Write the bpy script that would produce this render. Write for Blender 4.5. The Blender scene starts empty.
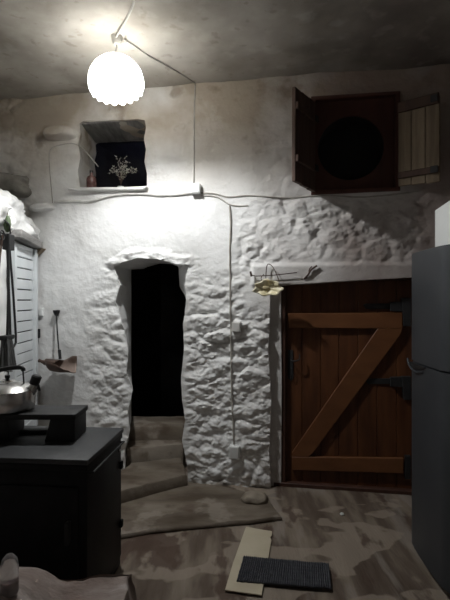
import bpy, bmesh, math, random
from mathutils import Vector, Matrix, noise
C = bpy.context.scene
COL = C.collection
random.seed(7)
F = 465.0; CH = 1.5; Y0 = 3.78
TH = math.atan(0.175)
DX, DY = math.cos(TH), -math.sin(TH)          # direction along the back wall
NX, NY = -math.sin(TH), -math.cos(TH)         # its normal, into the room

# ------------------------------------------------------------------ helpers
def WL(s, z, n=0.0):
    return Vector((s*DX + n*NX, Y0 + s*DY + n*NY, z))
def WP(px, py, n=0.0):                        # a measured point of the photo -> (s, z) on the wall plane
    a = (px-225)/F; b = (300-py)/F
    y = (n + Y0*NY)/(a*NX + NY)
    x = a*y
    return (x*DX + (y-Y0)*DY, CH + b*y)
def PP(px, py, d):
    return Vector(((px-225)/F*d, d, CH+(300-py)/F*d))
def GP(px, py, z=0.0):
    d = (CH-z)*F/(py-300)
    return Vector(((px-225)/F*d, d, z))
def sm(a, b, x):
    t = max(0.0, min(1.0, (x-a)/(b-a))); return t*t*(3-2*t)
def boxm(s, z, s0, s1, z0, z1, e=0.12):
    return sm(s0-e, s0+e, s)*(1-sm(s1-e, s1+e, s))*sm(z0-e, z0+e, z)*(1-sm(z1-e, z1+e, z))
def N3(x, y, z=0.0): return noise.noise(Vector((x, y, z)))

def link(name, bm, mat, parent=None, smooth=False, ang=40):
    me = bpy.data.meshes.new(name)
    bmesh.ops.recalc_face_normals(bm, faces=bm.faces[:]) if not getattr(bm, '_keep', False) else None
    bm.to_mesh(me); bm.free()
    if smooth:
        for p in me.polygons: p.use_smooth = True
        me.set_sharp_from_angle(angle=math.radians(ang))
    if mat is not None: me.materials.append(mat)
    o = bpy.data.objects.new(name, me); COL.objects.link(o)
    if parent is not None:
        o.parent = parent
        o.matrix_parent_inverse = parent_matrix(parent).inverted()
    return o
def parent_matrix(o):
    m = Matrix.LocRotScale(o.location, o.rotation_euler, o.scale)
    if o.parent: m = parent_matrix(o.parent) @ o.matrix_parent_inverse @ m
    return m
def empty(name, loc, rz=0.0):
    o = bpy.data.objects.new(name, None); COL.objects.link(o)
    o.location = loc; o.rotation_euler = (0, 0, rz); o.empty_display_size = .1
    return o
def tag(o, label, cat, group=None, kind=None):
    o['label'] = label; o['category'] = cat
    if group: o['group'] = group
    if kind: o['kind'] = kind
    return o
def struct(o): o['kind'] = 'structure'; return o

def bev(bm, geom_verts, w, seg=2):
    if w <= 0: return
    vs = set(geom_verts)
    es = [e for e in bm.edges if e.verts[0] in vs and e.verts[1] in vs]
    bmesh.ops.bevel(bm, geom=es, offset=w, segments=seg, profile=0.5, affect='EDGES', clamp_overlap=True)
def box(bm, c, size, rot=None, b=0.0, seg=2):
    m = Matrix.Translation(Vector(c))
    if rot is not None: m = m @ rot
    m = m @ Matrix.Diagonal((*size, 1))
    r = bmesh.ops.create_cube(bm, size=1, matrix=m)
    bev(bm, r['verts'], b, seg)
def tube(bm, pts, r, seg=8, cap=True):
    pts = [Vector(p) for p in pts]
    rs = r if isinstance(r, (list, tuple)) else [r]*len(pts)
    rings = []; up = None
    for i, p in enumerate(pts):
        t = (pts[min(i+1, len(pts)-1)] - pts[max(i-1, 0)])
        if t.length < 1e-9: t = Vector((0, 0, 1))
        t.normalize()
        if up is None:
            up = Vector((0, 0, 1)) if abs(t.z) < .9 else Vector((1, 0, 0))
        a = up - t*up.dot(t)
        if a.length < 1e-6: a = t.orthogonal()
        a.normalize(); up = a; c = t.cross(a)
        rings.append([bm.verts.new(p + (a*math.cos(k*2*math.pi/seg) + c*math.sin(k*2*math.pi/seg))*rs[i]) for k in range(seg)])
    for A, B in zip(rings, rings[1:]):
        for k in range(seg):
            bm.faces.new((A[k], A[(k+1) % seg], B[(k+1) % seg], B[k]))
    if cap:
        bm.faces.new(rings[0][::-1]); bm.faces.new(rings[-1])
def lathe(bm, prof, M=Matrix.Identity(4), seg=32, rad=None, cap0=False, cap1=False):
    rings = []
    for j, (r, z) in enumerate(prof):
        ring = []
        for k in range(seg):
            a = 2*math.pi*k/seg
            rr, zz = (r, z) if rad is None else rad(r, z, a, j)
            ring.append(bm.verts.new(M @ Vector((rr*math.cos(a), rr*math.sin(a), zz))))
        rings.append(ring)
    for A, B in zip(rings, rings[1:]):
        for k in range(seg):
            bm.faces.new((A[k], A[(k+1) % seg], B[(k+1) % seg], B[k]))
    if cap0: bm.faces.new(rings[0][::-1])
    if cap1: bm.faces.new(rings[-1])
def prism(bm, poly, n0, n1, b=0.0, f=WL):     # polygon (s,z) extruded between two distances from the wall
    A = [bm.verts.new(f(s, z, n0)) for s, z in poly]
    B = [bm.verts.new(f(s, z, n1)) for s, z in poly]
    k = len(poly)
    bm.faces.new(A[::-1]); bm.faces.new(B)
    for i in range(k): bm.faces.new((A[i], A[(i+1) % k], B[(i+1) % k], B[i]))
    bev(bm, A+B, b, 1)
def smooth_path(pts, step=0.02):
    pts = [Vector(p) for p in pts]; out = []
    for i in range(len(pts)-1):
        p0 = pts[max(i-1, 0)]; p1 = pts[i]; p2 = pts[i+1]; p3 = pts[min(i+2, len(pts)-1)]
        n = max(2, int((p2-p1).length/step))
        for k in range(n):
            t = k/n
            out.append(.5*((2*p1)+(p2-p0)*t+(2*p0-5*p1+4*p2-p3)*t*t+(3*p1-p0-3*p2+p3)*t**3))
    out.append(pts[-1]); return out

# ------------------------------------------------------------------ materials
def mat(name, stops, scale=6.0, rough=0.6, metal=0.0, bump=0.0, bscale=40.0, bdist=0.01, stretch=(1, 1, 1), detail=6.0, spec=0.5, coat=0.0, dist=0.0):
    m = bpy.data.materials.new(name); m.use_nodes = True
    nt = m.node_tree; nd = nt.nodes; L = nt.links
    p = nd['Principled BSDF']
    p.inputs['Roughness'].default_value = rough; p.inputs['Metallic'].default_value = metal
    p.inputs['Specular IOR Level'].default_value = spec
    p.inputs['Coat Weight'].default_value = coat
    tc = nd.new('ShaderNodeTexCoord'); mp = nd.new('ShaderNodeMapping')
    mp.inputs['Scale'].default_value = stretch
    L.new(tc.outputs['Object'], mp.inputs['Vector'])
    n = nd.new('ShaderNodeTexNoise'); n.inputs['Scale'].default_value = scale; n.inputs['Detail'].default_value = detail
    n.inputs['Distortion'].default_value = dist
    L.new(mp.outputs[0], n.inputs['Vector'])
    r = nd.new('ShaderNodeValToRGB')
    e = r.color_ramp.elements
    while len(e) < len(stops): e.new(0.5)
    for i, (pos, c) in enumerate(stops):
        e[i].position = pos; e[i].color = (*c, 1)
    L.new(n.outputs['Fac'], r.inputs['Fac']); L.new(r.outputs['Color'], p.inputs['Base Color'])
    if bump > 0:
        bn = nd.new('ShaderNodeTexNoise'); bn.inputs['Scale'].default_value = bscale; bn.inputs['Detail'].default_value = 8
        L.new(mp.outputs[0], bn.inputs['Vector'])
        b = nd.new('ShaderNodeBump'); b.inputs['Strength'].default_value = bump; b.inputs['Distance'].default_value = bdist
        L.new(bn.outputs['Fac'], b.inputs['Height']); L.new(b.outputs[0], p.inputs['Normal'])
    m['p'] = 1
    return m
def layer(m, color, scale, lo, hi, stretch=(1, 1, 1), amount=1.0, seed=0.0, detail=5.0, mask=None):
    """a second tone with a shape of its own, mixed over the base colour"""
    nt = m.node_tree; nd = nt.nodes; L = nt.links
    p = nd['Principled BSDF']; src = p.inputs['Base Color'].links[0].from_socket
    tc = nd.new('ShaderNodeTexCoord'); mp = nd.new('ShaderNodeMapping')
    mp.inputs['Scale'].default_value = stretch; mp.inputs['Location'].default_value = (seed, seed*.7, seed*.3)
    L.new(tc.outputs['Object'], mp.inputs['Vector'])
    n = nd.new('ShaderNodeTexNoise'); n.inputs['Scale'].default_value = scale; n.inputs['Detail'].default_value = detail
    L.new(mp.outputs[0], n.inputs['Vector'])
    mr = nd.new('ShaderNodeMapRange'); mr.inputs['From Min'].default_value = lo; mr.inputs['From Max'].default_value = hi
    mr.inputs['To Max'].default_value = amount
    L.new(n.outputs['Fac'], mr.inputs['Value'])
    fac = mr.outputs[0]
    if mask:                                  # (axis, from, to): where the tone grows along that axis
        sp = nd.new('ShaderNodeSeparateXYZ'); L.new(tc.outputs['Object'], sp.inputs[0])
        m2 = nd.new('ShaderNodeMapRange'); m2.inputs['From Min'].default_value = mask[1]; m2.inputs['From Max'].default_value = mask[2]
        L.new(sp.outputs[mask[0]], m2.inputs['Value'])
        mu = nd.new('ShaderNodeMath'); mu.operation = 'MULTIPLY'
        L.new(fac, mu.inputs[0]); L.new(m2.outputs[0], mu.inputs[1]); fac = mu.outputs[0]
    mx = nd.new('ShaderNodeMix'); mx.data_type = 'RGBA'
    L.new(fac, mx.inputs['Factor']); L.new(src, mx.inputs['A']); mx.inputs['B'].default_value = (*color, 1)
    L.new(mx.outputs['Result'], p.inputs['Base Color'])
    return m

M = {}
M['lime'] = mat('limewash', [(.3, (.68, .675, .66)), (.5, (.81, .808, .80)), (.7, (.86, .86, .855))], 3.0, .9, 0, .5, 30, .012, spec=.2)
layer(M['lime'], (.36, .295, .225), 1.6, .28, .56, amount=.92, seed=3.1, mask=(2, 2.25, 2.95))
layer(M['lime'], (.25, .20, .15), 5, .58, .68, amount=.7, seed=13.1, mask=(2, 2.3, 2.9))      # smoke-browned upper plaster
layer(M['lime'], (.24, .175, .15), 1.1, .25, .55, amount=.80, seed=9.1, mask=(0, .1, 1.0))      # pinkish tone of the dimly lit right side, put into the colour
layer(M['lime'], (.24, .20, .16), 2.6, .56, .66, amount=.8, seed=5.3, mask=(0, -1.35, -2.0))
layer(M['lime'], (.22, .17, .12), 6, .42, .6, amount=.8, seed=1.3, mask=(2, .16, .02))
M['ceil'] = mat('ceiling_plaster', [(.3, (.24, .215, .185)), (.5, (.36, .33, .29)), (.72, (.46, .43, .39))], 2.2, .85, 0, .22, 14, .012, spec=.25)
layer(M['ceil'], (.13, .105, .095), 1.3, .30, .60, amount=.8, seed=2.2, mask=(0, -.3, .9))
layer(M['ceil'], (.50, .47, .42), 7.0, .56, .66, amount=.22, seed=6.2)
layer(M['ceil'], (.20, .165, .13), 11.0, .60, .68, amount=.4, seed=1.2)
M['stone'] = mat('raw_stone', [(.35, (.34, .32, .29)), (.55, (.62, .60, .56)), (.7, (.74, .73, .70))], 5, .9, 0, .7, 30, .015, spec=.2)
M['stubshade'] = mat('stub_shade_grey', [(.35, (.16, .15, .135)), (.65, (.30, .285, .26))], 5, .9, 0, .7, 30, .015, spec=.2)  # dark tone stands for the shade at the far left stub
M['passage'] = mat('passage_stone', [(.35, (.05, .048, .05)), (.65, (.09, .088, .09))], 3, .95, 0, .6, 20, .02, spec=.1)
M['floor'] = mat('floor_stone', [(.33, (.075, .052, .038)), (.47, (.12, .090, .068)), (.56, (.185, .147, .113)), (.70, (.25, .208, .165))], 2.4, .8, 0, .5, 26, .01, stretch=(3.0, .6, 1), spec=.3, dist=.15)
layer(M['floor'], (.27, .235, .205), 2.0, .54, .60, stretch=(3.2, .5, 1), amount=.6, seed=4.2)
layer(M['floor'], (.30, .25, .20), 1.9, .53, .55, stretch=(1.0, 1.3, 1), amount=.7, seed=14.2, detail=3.5)
layer(M['floor'], (.075, .045, .032), 2.4, .55, .60, stretch=(2.0, .9, 1), amount=.8, seed=7.7)
M['step'] = mat('step_stone', [(.3, (.09, .068, .048)), (.5, (.16, .13, .10)), (.7, (.24, .205, .165))], 3.5, .85, 0, .5, 26, .012, stretch=(.7, 1.6, 1), spec=.25)
layer(M['step'], (.32, .28, .235), 3.2, .54, .60, amount=.6, seed=3.3)
layer(M['step'], (.10, .07, .05), 4.2, .55, .62, amount=.6, seed=8.3)
M['ledge'] = mat('ledge_stone', [(.3, (.19, .14, .12)), (.48, (.29, .24, .215)), (.62, (.44, .39, .37))], 4.0, .7, 0, .7, 18, .02, stretch=(1, 1.8, 1), spec=.3)
M['doorwood'] = mat('varnished_pine', [(.3, (.055, .017, .0055)), (.5, (.088, .030, .010)), (.7, (.125, .045, .015))], 5, .5, 0, .15, 60, .004, stretch=(3, 3, .35), spec=.4)
M['bracewood'] = mat('varnished_brace', [(.3, (.115, .043, .015)), (.7, (.17, .068, .025))], 5, .5, 0, .15, 60, .004, stretch=(.6, 3, 2), spec=.4)
M['framewood'] = mat('dark_frame', [(.3, (.045, .017, .010)), (.7, (.075, .03, .018))], 5, .6, 0, .2, 60, .004, stretch=(3, 3, .4))
M['board'] = mat('reddish_board', [(.3, (.06, .020, .014)), (.7, (.10, .036, .025))], 4, .65, 0, .2, 60, .004, stretch=(2, 2, .5))
M['oldwood'] = mat('weathered_plank', [(.3, (.14, .10, .065)), (.5, (.22, .165, .11)), (.7, (.30, .235, .165))], 6, .8, 0, .3, 60, .006, stretch=(3, 3, .3), dist=.5)
M['oldwooddark'] = mat('weathered_plank_dark', [(.3, (.06, .032, .024)), (.7, (.11, .065, .046))], 6, .8, 0, .3, 60, .006, stretch=(3, 3, .3))
M['greywood'] = mat('grey_wood', [(.3, (.13, .125, .12)), (.7, (.30, .29, .28))], 8, .8, 0, .3, 60, .006, stretch=(3, .5, 3))
M['iron'] = mat('black_iron', [(.3, (.008, .008, .009)), (.7, (.019, .019, .020))], 12, .6, .0, .35, 80, .003)
M['stove'] = mat('stove_black', [(.3, (.006, .006, .007)), (.7, (.012, .012, .013))], 12, .55, .0, .1, 90, .002, spec=.2)
M['stovetop'] = mat('stove_top_iron', [(.3, (.030, .031, .034)), (.55, (.043, .045, .048)), (.72, (.062, .062, .066))], 7, .55, .0, .15, 60, .002, spec=.4)
M['steel'] = mat('brushed_steel', [(.3, (.55, .54, .52)), (.7, (.72, .71, .69))], 10, .27, 1.0, .05, 60, .001)
M['blackplastic'] = mat('black_plastic', [(.3, (.012, .012, .012)), (.7, (.022, .022, .022))], 10, .35)
M['fridge'] = mat('graphite_enamel', [(.3, (.040, .044, .050)), (.7, (.056, .060, .066))], 3, .42, .3, .03, 200, .001, spec=.4)
M['fridgeside'] = mat('graphite_side', [(.3, (.06, .062, .066)), (.7, (.08, .082, .086))], 3, .5, .1)
M['white'] = mat('white_plastic', [(.3, (.70, .71, .70)), (.7, (.76, .77, .76))], 3, .45)
M['panel'] = mat('white_paint', [(.3, (.62, .65, .67)), (.7, (.74, .77, .79))], 5, .55, 0, .1, 50, .002)
M['slot'] = mat('slot_dark', [(.3, (.02, .02, .02)), (.7, (.03, .03, .03))], 5, .9)
M['cable'] = mat('grey_cable', [(.3, (.30, .28, .25)), (.7, (.46, .44, .40))], 12, .7)
M['cablewhite'] = mat('limewashed_cable', [(.3, (.46, .45, .43)), (.7, (.68, .67, .64))], 12, .8)
M['rust'] = mat('rusty_scoop', [(.3, (.060, .035, .026)), (.7, (.13, .085, .065))], 14, .55, .4, .2, 60, .003)
M['rustin'] = mat('scoop_inside', [(.3, (.25, .19, .16)), (.7, (.38, .30, .26))], 14, .5, .3, .2, 60, .003)
M['paper'] = mat('cream_card', [(.3, (.46, .40, .29)), (.7, (.55, .49, .37))], 5, .85, 0, .1, 60, .002)
M['mat'] = mat('dark_rubber', [(.3, (.034, .036, .044)), (.7, (.065, .067, .078))], 40, .75, 0, .2, 120, .002)
M['bottle'] = mat('brown_bottle', [(.3, (.08, .035, .032)), (.55, (.17, .085, .08)), (.7, (.30, .22, .21))], 22, .25, 0, 0, spec=.6)
M['twig'] = mat('dark_twig', [(.3, (.045, .025, .02)), (.7, (.10, .06, .045))], 20, .8)
M['flower'] = mat('dry_petals', [(.3, (.36, .35, .30)), (.7, (.60, .58, .52))], 30, .8)
M['shell'] = mat('cream_shell', [(.3, (.62, .54, .30)), (.5, (.78, .72, .52)), (.7, (.85, .82, .68))], 9, .45, 0, .2, 50, .003)
M['shellin'] = mat('shell_hollow', [(.3, (.33, .27, .15)), (.7, (.52, .45, .28))], 20, .5)
M['green'] = mat('green_leaf', [(.3, (.07, .11, .05)), (.7, (.13, .18, .09))], 14, .5)
M['bristle'] = mat('grey_bristle', [(.3, (.09, .09, .09)), (.7, (.22, .22, .215))], 60, .9, stretch=(3, 3, .3))
M['pebble'] = mat('round_pebble', [(.3, (.17, .14, .105)), (.7, (.28, .24, .19))], 12, .85, 0, .4, 50, .005)
M['lid'] = mat('red_lid', [(.3, (.08, .03, .028)), (.7, (.12, .05, .045))], 12, .4)

def glass(name, col, rough=.02, tint=.85):
    m = bpy.data.materials.new(name); m.use_nodes = True
    p = m.node_tree.nodes['Principled BSDF']
    p.inputs['Base Color'].default_value = (*col, 1); p.inputs['Roughness'].default_value = rough
    p.inputs['Transmission Weight'].default_value = tint
    n = m.node_tree.nodes.new('ShaderNodeTexNoise'); n.inputs['Scale'].default_value = 30
    b = m.node_tree.nodes.new('ShaderNodeBump'); b.inputs['Strength'].default_value = .05
    m.node_tree.links.new(n.outputs['Fac'], b.inputs['Height']); m.node_tree.links.new(b.outputs[0], p.inputs['Normal'])
    return m
M['glass'] = glass('clear_glass', (.9, .92, .92))
M['pane'] = glass('night_pane', (.012, .013, .028), .12, .5)

def emis(name, col, st):
    m = bpy.data.materials.new(name); m.use_nodes = True; nt = m.node_tree; nt.nodes.clear()
    o = nt.nodes.new('ShaderNodeOutputMaterial'); e = nt.nodes.new('ShaderNodeEmission')
    e.inputs['Color'].default_value = (*col, 1); e.inputs['Strength'].default_value = st
    nt.links.new(e.outputs[0], o.inputs[0]); return m
M['bulb'] = emis('lit_bulb', (.985, 1.0, .995), 1480)
# pressed glass of the lit shade: glows by itself, lets most of the bulb through
m = bpy.data.materials.new('glowing_glass'); m.use_nodes = True; nt = m.node_tree; nt.nodes.clear()
o_ = nt.nodes.new('ShaderNodeOutputMaterial'); e_ = nt.nodes.new('ShaderNodeEmission'); t_ = nt.nodes.new('ShaderNodeBsdfTransparent')
tl = nt.nodes.new('ShaderNodeBsdfTranslucent'); tl.inputs['Color'].default_value = (.55, .55, .54, 1)
mx1 = nt.nodes.new('ShaderNodeMixShader'); mx2 = nt.nodes.new('ShaderNodeAddShader')
e_.inputs['Color'].default_value = (1, .985, .95, 1); e_.inputs['Strength'].default_value = 3.0
t_.inputs['Color'].default_value = (.30, .30, .29, 1)
mx1.inputs[0].default_value = .35
nt.links.new(t_.outputs[0], mx1.inputs[1]); nt.links.new(tl.outputs[0], mx1.inputs[2])
nt.links.new(mx1.outputs[0], mx2.inputs[0]); nt.links.new(e_.outputs[0], mx2.inputs[1]); nt.links.new(mx2.outputs[0], o_.inputs[0])
M['shade'] = m

# ------------------------------------------------------------------ back wall relief
def poly_wp(pts, n=0.0): return [WP(x, y, n) for x, y in pts]
ARCH = poly_wp([(114, 267), (124, 262), (138, 258), (158, 259), (176, 264), (188, 266), (185, 285), (186, 300), (183, 325), (184, 350), (181, 378),
                (182, 400), (185, 420), (182, 440), (187, 465), (189, 488), (189, 503), (124, 503), (126, 470), (125, 450), (131, 430), (128, 412), (133, 390),
                (127, 372), (129, 350), (124, 328), (116, 302), (120, 285)])
NICHE = poly_wp([(80, 124), (84, 121.5), (100, 121), (120, 120.5), (138, 119.5), (145, 120.5), (146.5, 127), (144.5, 140), (146.5, 150), (145, 162), (147.5, 174), (147, 187.5), (80, 187.5), (78.5, 172), (80.5, 158), (78.5, 144), (81, 134)])
WIND = poly_wp([(313, 98), (398, 93), (398, 190), (313, 194)])
DOOR = poly_wp([(270, 286), (345, 281), (419, 277), (420, 420), (420, 520), (272, 520), (269, 450), (271, 400), (268, 350), (270, 310)])
def psdf(poly, s, z):
    d = 1e9; inside = False; k = len(poly); best = None
    for i in range(k):
        ax, az = poly[i]; bx, bz = poly[(i+1) % k]
        ex, ez = bx-ax, bz-az; t = ((s-ax)*ex+(z-az)*ez)/(ex*ex+ez*ez+1e-12); t = max(0, min(1, t))
        qx, qz = ax+ex*t, az+ez*t; dd = math.hypot(s-qx, z-qz)
        if dd < d: d = dd; best = (qx, qz)
        if (az > z) != (bz > z) and s < (bx-ax)*(z-az)/(bz-az+1e-12)+ax: inside = not inside
    return (-d if inside else d), best
def bb(poly, e):
    xs = [p[0] for p in poly]; zs = [p[1] for p in poly]; return min(xs)-e, max(xs)+e, min(zs)-e, max(zs)+e
POLYS = [('arch', ARCH, bb(ARCH, .15)), ('niche', NICHE, bb(NICHE, .05)), ('wind', WIND, bb(WIND, .05)), ('door', DOOR, bb(DOOR, .05))]

def S(px, py=300): return WP(px, py)[0]
def Z(px, py): return WP(px, py)[1]
s_pl0, s_pl1 = S(187), S(274)
def stones(s, z, fs, fz, seed, warp=.35):
    w = N3(s*3+seed, z*3, 1.7)*warp; w2 = N3(s*3, z*3+seed, 7.7)*warp
    p = Vector((s*fs+w+seed, z*fz+w2, seed*.37))
    d, pts = noise.voronoi(p)
    e = d[1]-d[0]
    prof = sm(0.0, .42, e)
    c = pts[0]
    tl = N3(c.x*9.1, c.y*7.3, 3.3)
    return (-.16*(1-sm(0, .07, e)) + (prof-.55)*.75 + tl*.6*prof + (p.y-c.y)*.55*prof)
def hrel(s, z):
    h = .030*N3(s*1.1+3, z*1.1, .5) + .010*N3(s*4, z*4, 2.5) + .0035*N3(s*15, z*15, 4.5)
    a1 = boxm(s, z, s_pl0, s_pl1+.1, -.2, 1.42, .07)
    a1 = max(a1, .75*boxm(s, z, S(186), S(245), 1.30, 1.72, .08))
    a2 = boxm(s, z, S(92), S(134), .1, 1.62, .14)*.7
    a3 = boxm(s, z, S(236), S(430), 1.72, 2.34, .12)*max(.25, .55+.9*N3(s*2.6, z*2.6, 4))
    a4 = boxm(s, z, S(236), S(295), 2.45, 2.85, .10)*.35
    a5 = boxm(s, z, -2.6, S(36), 1.9, 3.4, .10)*.5
    am = max(a1, a2, a3, a4, a5)
    br = .55+.9*max(0, N3(s*2.2+8, z*2.2, 6.1)+.25)
    if am > .01:
        st = stones(s, z, 4.6, 8.0, 2.2) if a1 >= max(a2, a3, a4, a5) else stones(s, z, 5.5, 7.0, 5.1)
        fr_ = noise.ridged_multi_fractal(Vector((s*5.5, z*9.5, 3.1)), .9, 2.1, 5, 1.0, 2.0)
        f2 = noise.fractal(Vector((s*9, z*15, 8.8)), .6, 2.1, 4)
        h += am*.031*st*min(1.4, br) + am*.016*f2 + am*.0035*N3(s*38, z*55, 1.8) - am*.005*(fr_-1.0)
    # rounded boulder end above and left of the niche, ledges at the far left
    def lump(px, py, rx, rz, hh, under=2.2):
        cs, cz = WP(px, py); dx = (s-cs)/rx; dz = (z-cz)/rz
        if dz < 0: dz *= under
        q = dx*dx+dz*dz
        return hh*(1-sm(.35, 1.15, q)) if q < 1.2 else 0
    h += lump(62, 137, .15, .085, .12, 2.4) + lump(42, 209, .12, .05, .075, 2.6)
    # arch stones
    sd, _ = psdf(ARCH, s, z) if (POLYS[0][2][0] < s < POLYS[0][2][1] and 1.5 < z < POLYS[0][2][3]) else (1, 0)
    if sd < .15:
        w = .5+.5*N3(s*7, z*16, 5)
        h += (.019*(1-sm(.04, .075+.05*w, sd))*sm(1.755, 1.81, z)*sm(S(104), S(113), s)*(1-sm(S(188), S(196), s)) + .013*noise.fractal(Vector((s*9, z*24, 1)), .7, 2, 4)*(1-sm(.06, .15, sd))*sm(1.5, 1.8, z))*(.6+.8*w)
    # flat plastered lintel band over the plank door
    lb = boxm(s, z, S(252), S(424), Z(330, 284)-.01, Z(330, 264), .018)
    h = h*(1-.85*lb) + .030*lb
    # keep the wall thick enough around the window and smooth round the niche
    nb = boxm(s, z, S(306), S(402), Z(350, 196), Z(350, 92), .05)
    h = h*(1-.7*nb)
    return h

STEP = .0082
def build_wall():
    bm = bmesh.new()
    s0, s1, z0, z1 = -2.45, 2.0, -.03, 3.36
    ns = int((s1-s0)/STEP); nz = int((z1-z0)/STEP)
    V = {}; info = {}
    grid = [[None]*(nz+1) for _ in range(ns+1)]
    sdv = [[1.0]*(nz+1) for _ in range(ns+1)]
    pos = {}
    for i in range(ns+1):
        s = s0+i*STEP
        for j in range(nz+1):
            z = z0+j*STEP; sd = 1.0; who = None; q = None
            for k, (nm, P, b) in enumerate(POLYS):
                if b[0] < s < b[1] and b[2] < z < b[3]:
                    d, bq = psdf(P, s, z)
                    if d < sd: sd, who, q = d, nm, bq
            sdv[i][j] = sd
            if who and abs(sd) < STEP*.62:
                ss, zz = q; onb = True
            else: ss, zz, onb = s, z, False
            if sd < -STEP*.62: continue
            v = bm.verts.new(WL(ss, zz, hrel(ss, zz)))
            grid[i][j] = v
            if onb: info[v] = (who, ss, zz)
    for i in range(ns):
        for j in range(nz):
            q = (grid[i][j], grid[i+1][j], grid[i+1][j+1], grid[i][j+1])
            if None in q: continue
            if all(v in info for v in q) and (sdv[i][j]+sdv[i+1][j]+sdv[i+1][j+1]+sdv[i][j+1]) < 0: continue
            bm.faces.new(q)
    for v in [v for v in bm.verts if not v.link_faces]: 
        info.pop(v, None); bm.verts.remove(v)
    # reveals
    depth = {'arch': .60, 'niche': .52, 'wind': .26, 'door': .34}
    be = [e for e in bm.edges if len(e.link_faces) == 1]
    be = [e for e in be if e.verts[0] in info or e.verts[1] in info]
    ob = set()
    for e in be:
        for v in e.verts:
            ob.add(v)
    nearest = {}
    for v in ob:
        p = v.co; d = Vector((p.x, p.y-Y0, 0)); s = d.x*DX+d.y*DY; z = p.z
        if v in info: nearest[v] = (info[v][0], s, z)
        else:
            best = min(((psdf(P, s, z)[0], nm) for nm, P, b in POLYS))
            nearest[v] = (best[1], s, z)
    K = 9; layers = {v: [v] for v in ob}
    for v in ob:
        who, s, z = nearest[v]; D = depth[who]; h0 = hrel(s, z)
        for k in range(1, K+1):
            t = k/K; n = h0 + (-D-h0)*t; ss, zz = s, z
            if who == 'arch':
                if s < -.58 and z < 1.80: 
                    tgt = -1.035; ss = s+(tgt-s)*t
                elif s > -.50: tgt = -.50+.10*(1-sm(1.45, 1.65, z)); ss = s+(tgt-s)*min(1, t*1.5)
            rr = .018 if who in ('arch', 'niche') else .005
            w = math.sin(math.pi*min(1, t*1.2))
            ss += rr*N3(n*6, z*6+s*3, 3)*w; zz += rr*N3(n*6+5, s*6, z*2)*w
            if who == 'niche' and s < -1.0: ss -= .105*t
            if who == 'niche': zz = max(zz, Z(110, 187.5)) if z < 2.5 else zz
            layers[v].append(bm.verts.new(WL(ss, zz, n)))
    for e in be:
        a, b = e.verts
        if a not in layers or b not in layers: continue
        if min(a.co.z, b.co.z) < -.02: pass
        for k in range(K):
            A, B = layers[a][k], layers[b][k]; A2, B2 = layers[a][k+1], layers[b][k+1]
            try: bm.faces.new((A, B, B2, A2))
            except ValueError: pass
    return bm
o = struct(link('wall_back', build_wall(), M['lime'], None, True, 55))

# ------------------------------------------------------------------ ceiling, floor, side walls
def sheet(name, x0, x1, y0, y1, zf, m, nx=160, ny=140):
    bm = bmesh.new(); g = []
    for i in range(nx+1):
        row = []
        for j in range(ny+1):
            x = x0+(x1-x0)*i/nx; y = y0+(y1-y0)*j/ny
            row.append(bm.verts.new((x, y, zf(x, y))))
        g.append(row)
    for i in range(nx):
        for j in range(ny): bm.faces.new((g[i][j], g[i+1][j], g[i+1][j+1], g[i][j+1]))
    return struct(link(name, bm, m, None, True, 60))
def zceil(x, y):
    return 3.275 + .030*N3(x*1.1, y*1.1, 3) + .010*N3(x*4, y*4, 9) + .004*N3(x*11, y*11, 5) + .02*max(0, N3(x*2.1+4, y*2.1, 1))
sheet('ceiling', -2.6, 2.1, -1.7, 4.35, zceil, M['ceil'], 210, 270)
def zfloor(x, y):
    return -.006 + .006*N3(x*1.5, y*1.5, 3) + .0025*N3(x*6, y*6, 9)
sheet('floor', -2.6, 2.1, -1.7, 4.5, zfloor, M['floor'], 160, 210)

def boxgrid(x0, x1, y0, y1, z0, z1, st, disp):
    bm = bmesh.new(); cache = {}
    nx = max(1, round((x1-x0)/st)); ny = max(1, round((y1-y0)/st)); nz = max(1, round((z1-z0)/st))
    def v(i, j, k):
        key = (i, j, k)
        if key not in cache:
            p = Vector((x0+(x1-x0)*i/nx, y0+(y1-y0)*j/ny, z0+(z1-z0)*k/nz))
            nrm = Vector(((i == nx)-(i == 0), (j == ny)-(j == 0), (k == nz)-(k == 0)))
            if nrm.length > 0: nrm.normalize()
            cache[key] = bm.verts.new(disp(p, nrm))
        return cache[key]
    for i in range(nx):
        for j in range(ny):
            bm.faces.new((v(i, j, 0), v(i, j+1, 0), v(i+1, j+1, 0), v(i+1, j, 0)))
            bm.faces.new((v(i, j, nz), v(i+1, j, nz), v(i+1, j+1, nz), v(i, j+1, nz)))
    for i in range(nx):
        for k in range(nz):
            bm.faces.new((v(i, 0, k), v(i+1, 0, k), v(i+1, 0, k+1), v(i, 0, k+1)))
            bm.faces.new((v(i, ny, k), v(i, ny, k+1), v(i+1, ny, k+1), v(i+1, ny, k)))
    for j in range(ny):
        for k in range(nz):
            bm.faces.new((v(0, j, k), v(0, j, k+1), v(0, j+1, k+1), v(0, j+1, k)))
            bm.faces.new((v(nx, j, k), v(nx, j+1, k), v(nx, j+1, k+1), v(nx, j, k+1)))
    return bm
def lx(y): return -1.675-.0968*(y-4)          # face line of the left wall
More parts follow.
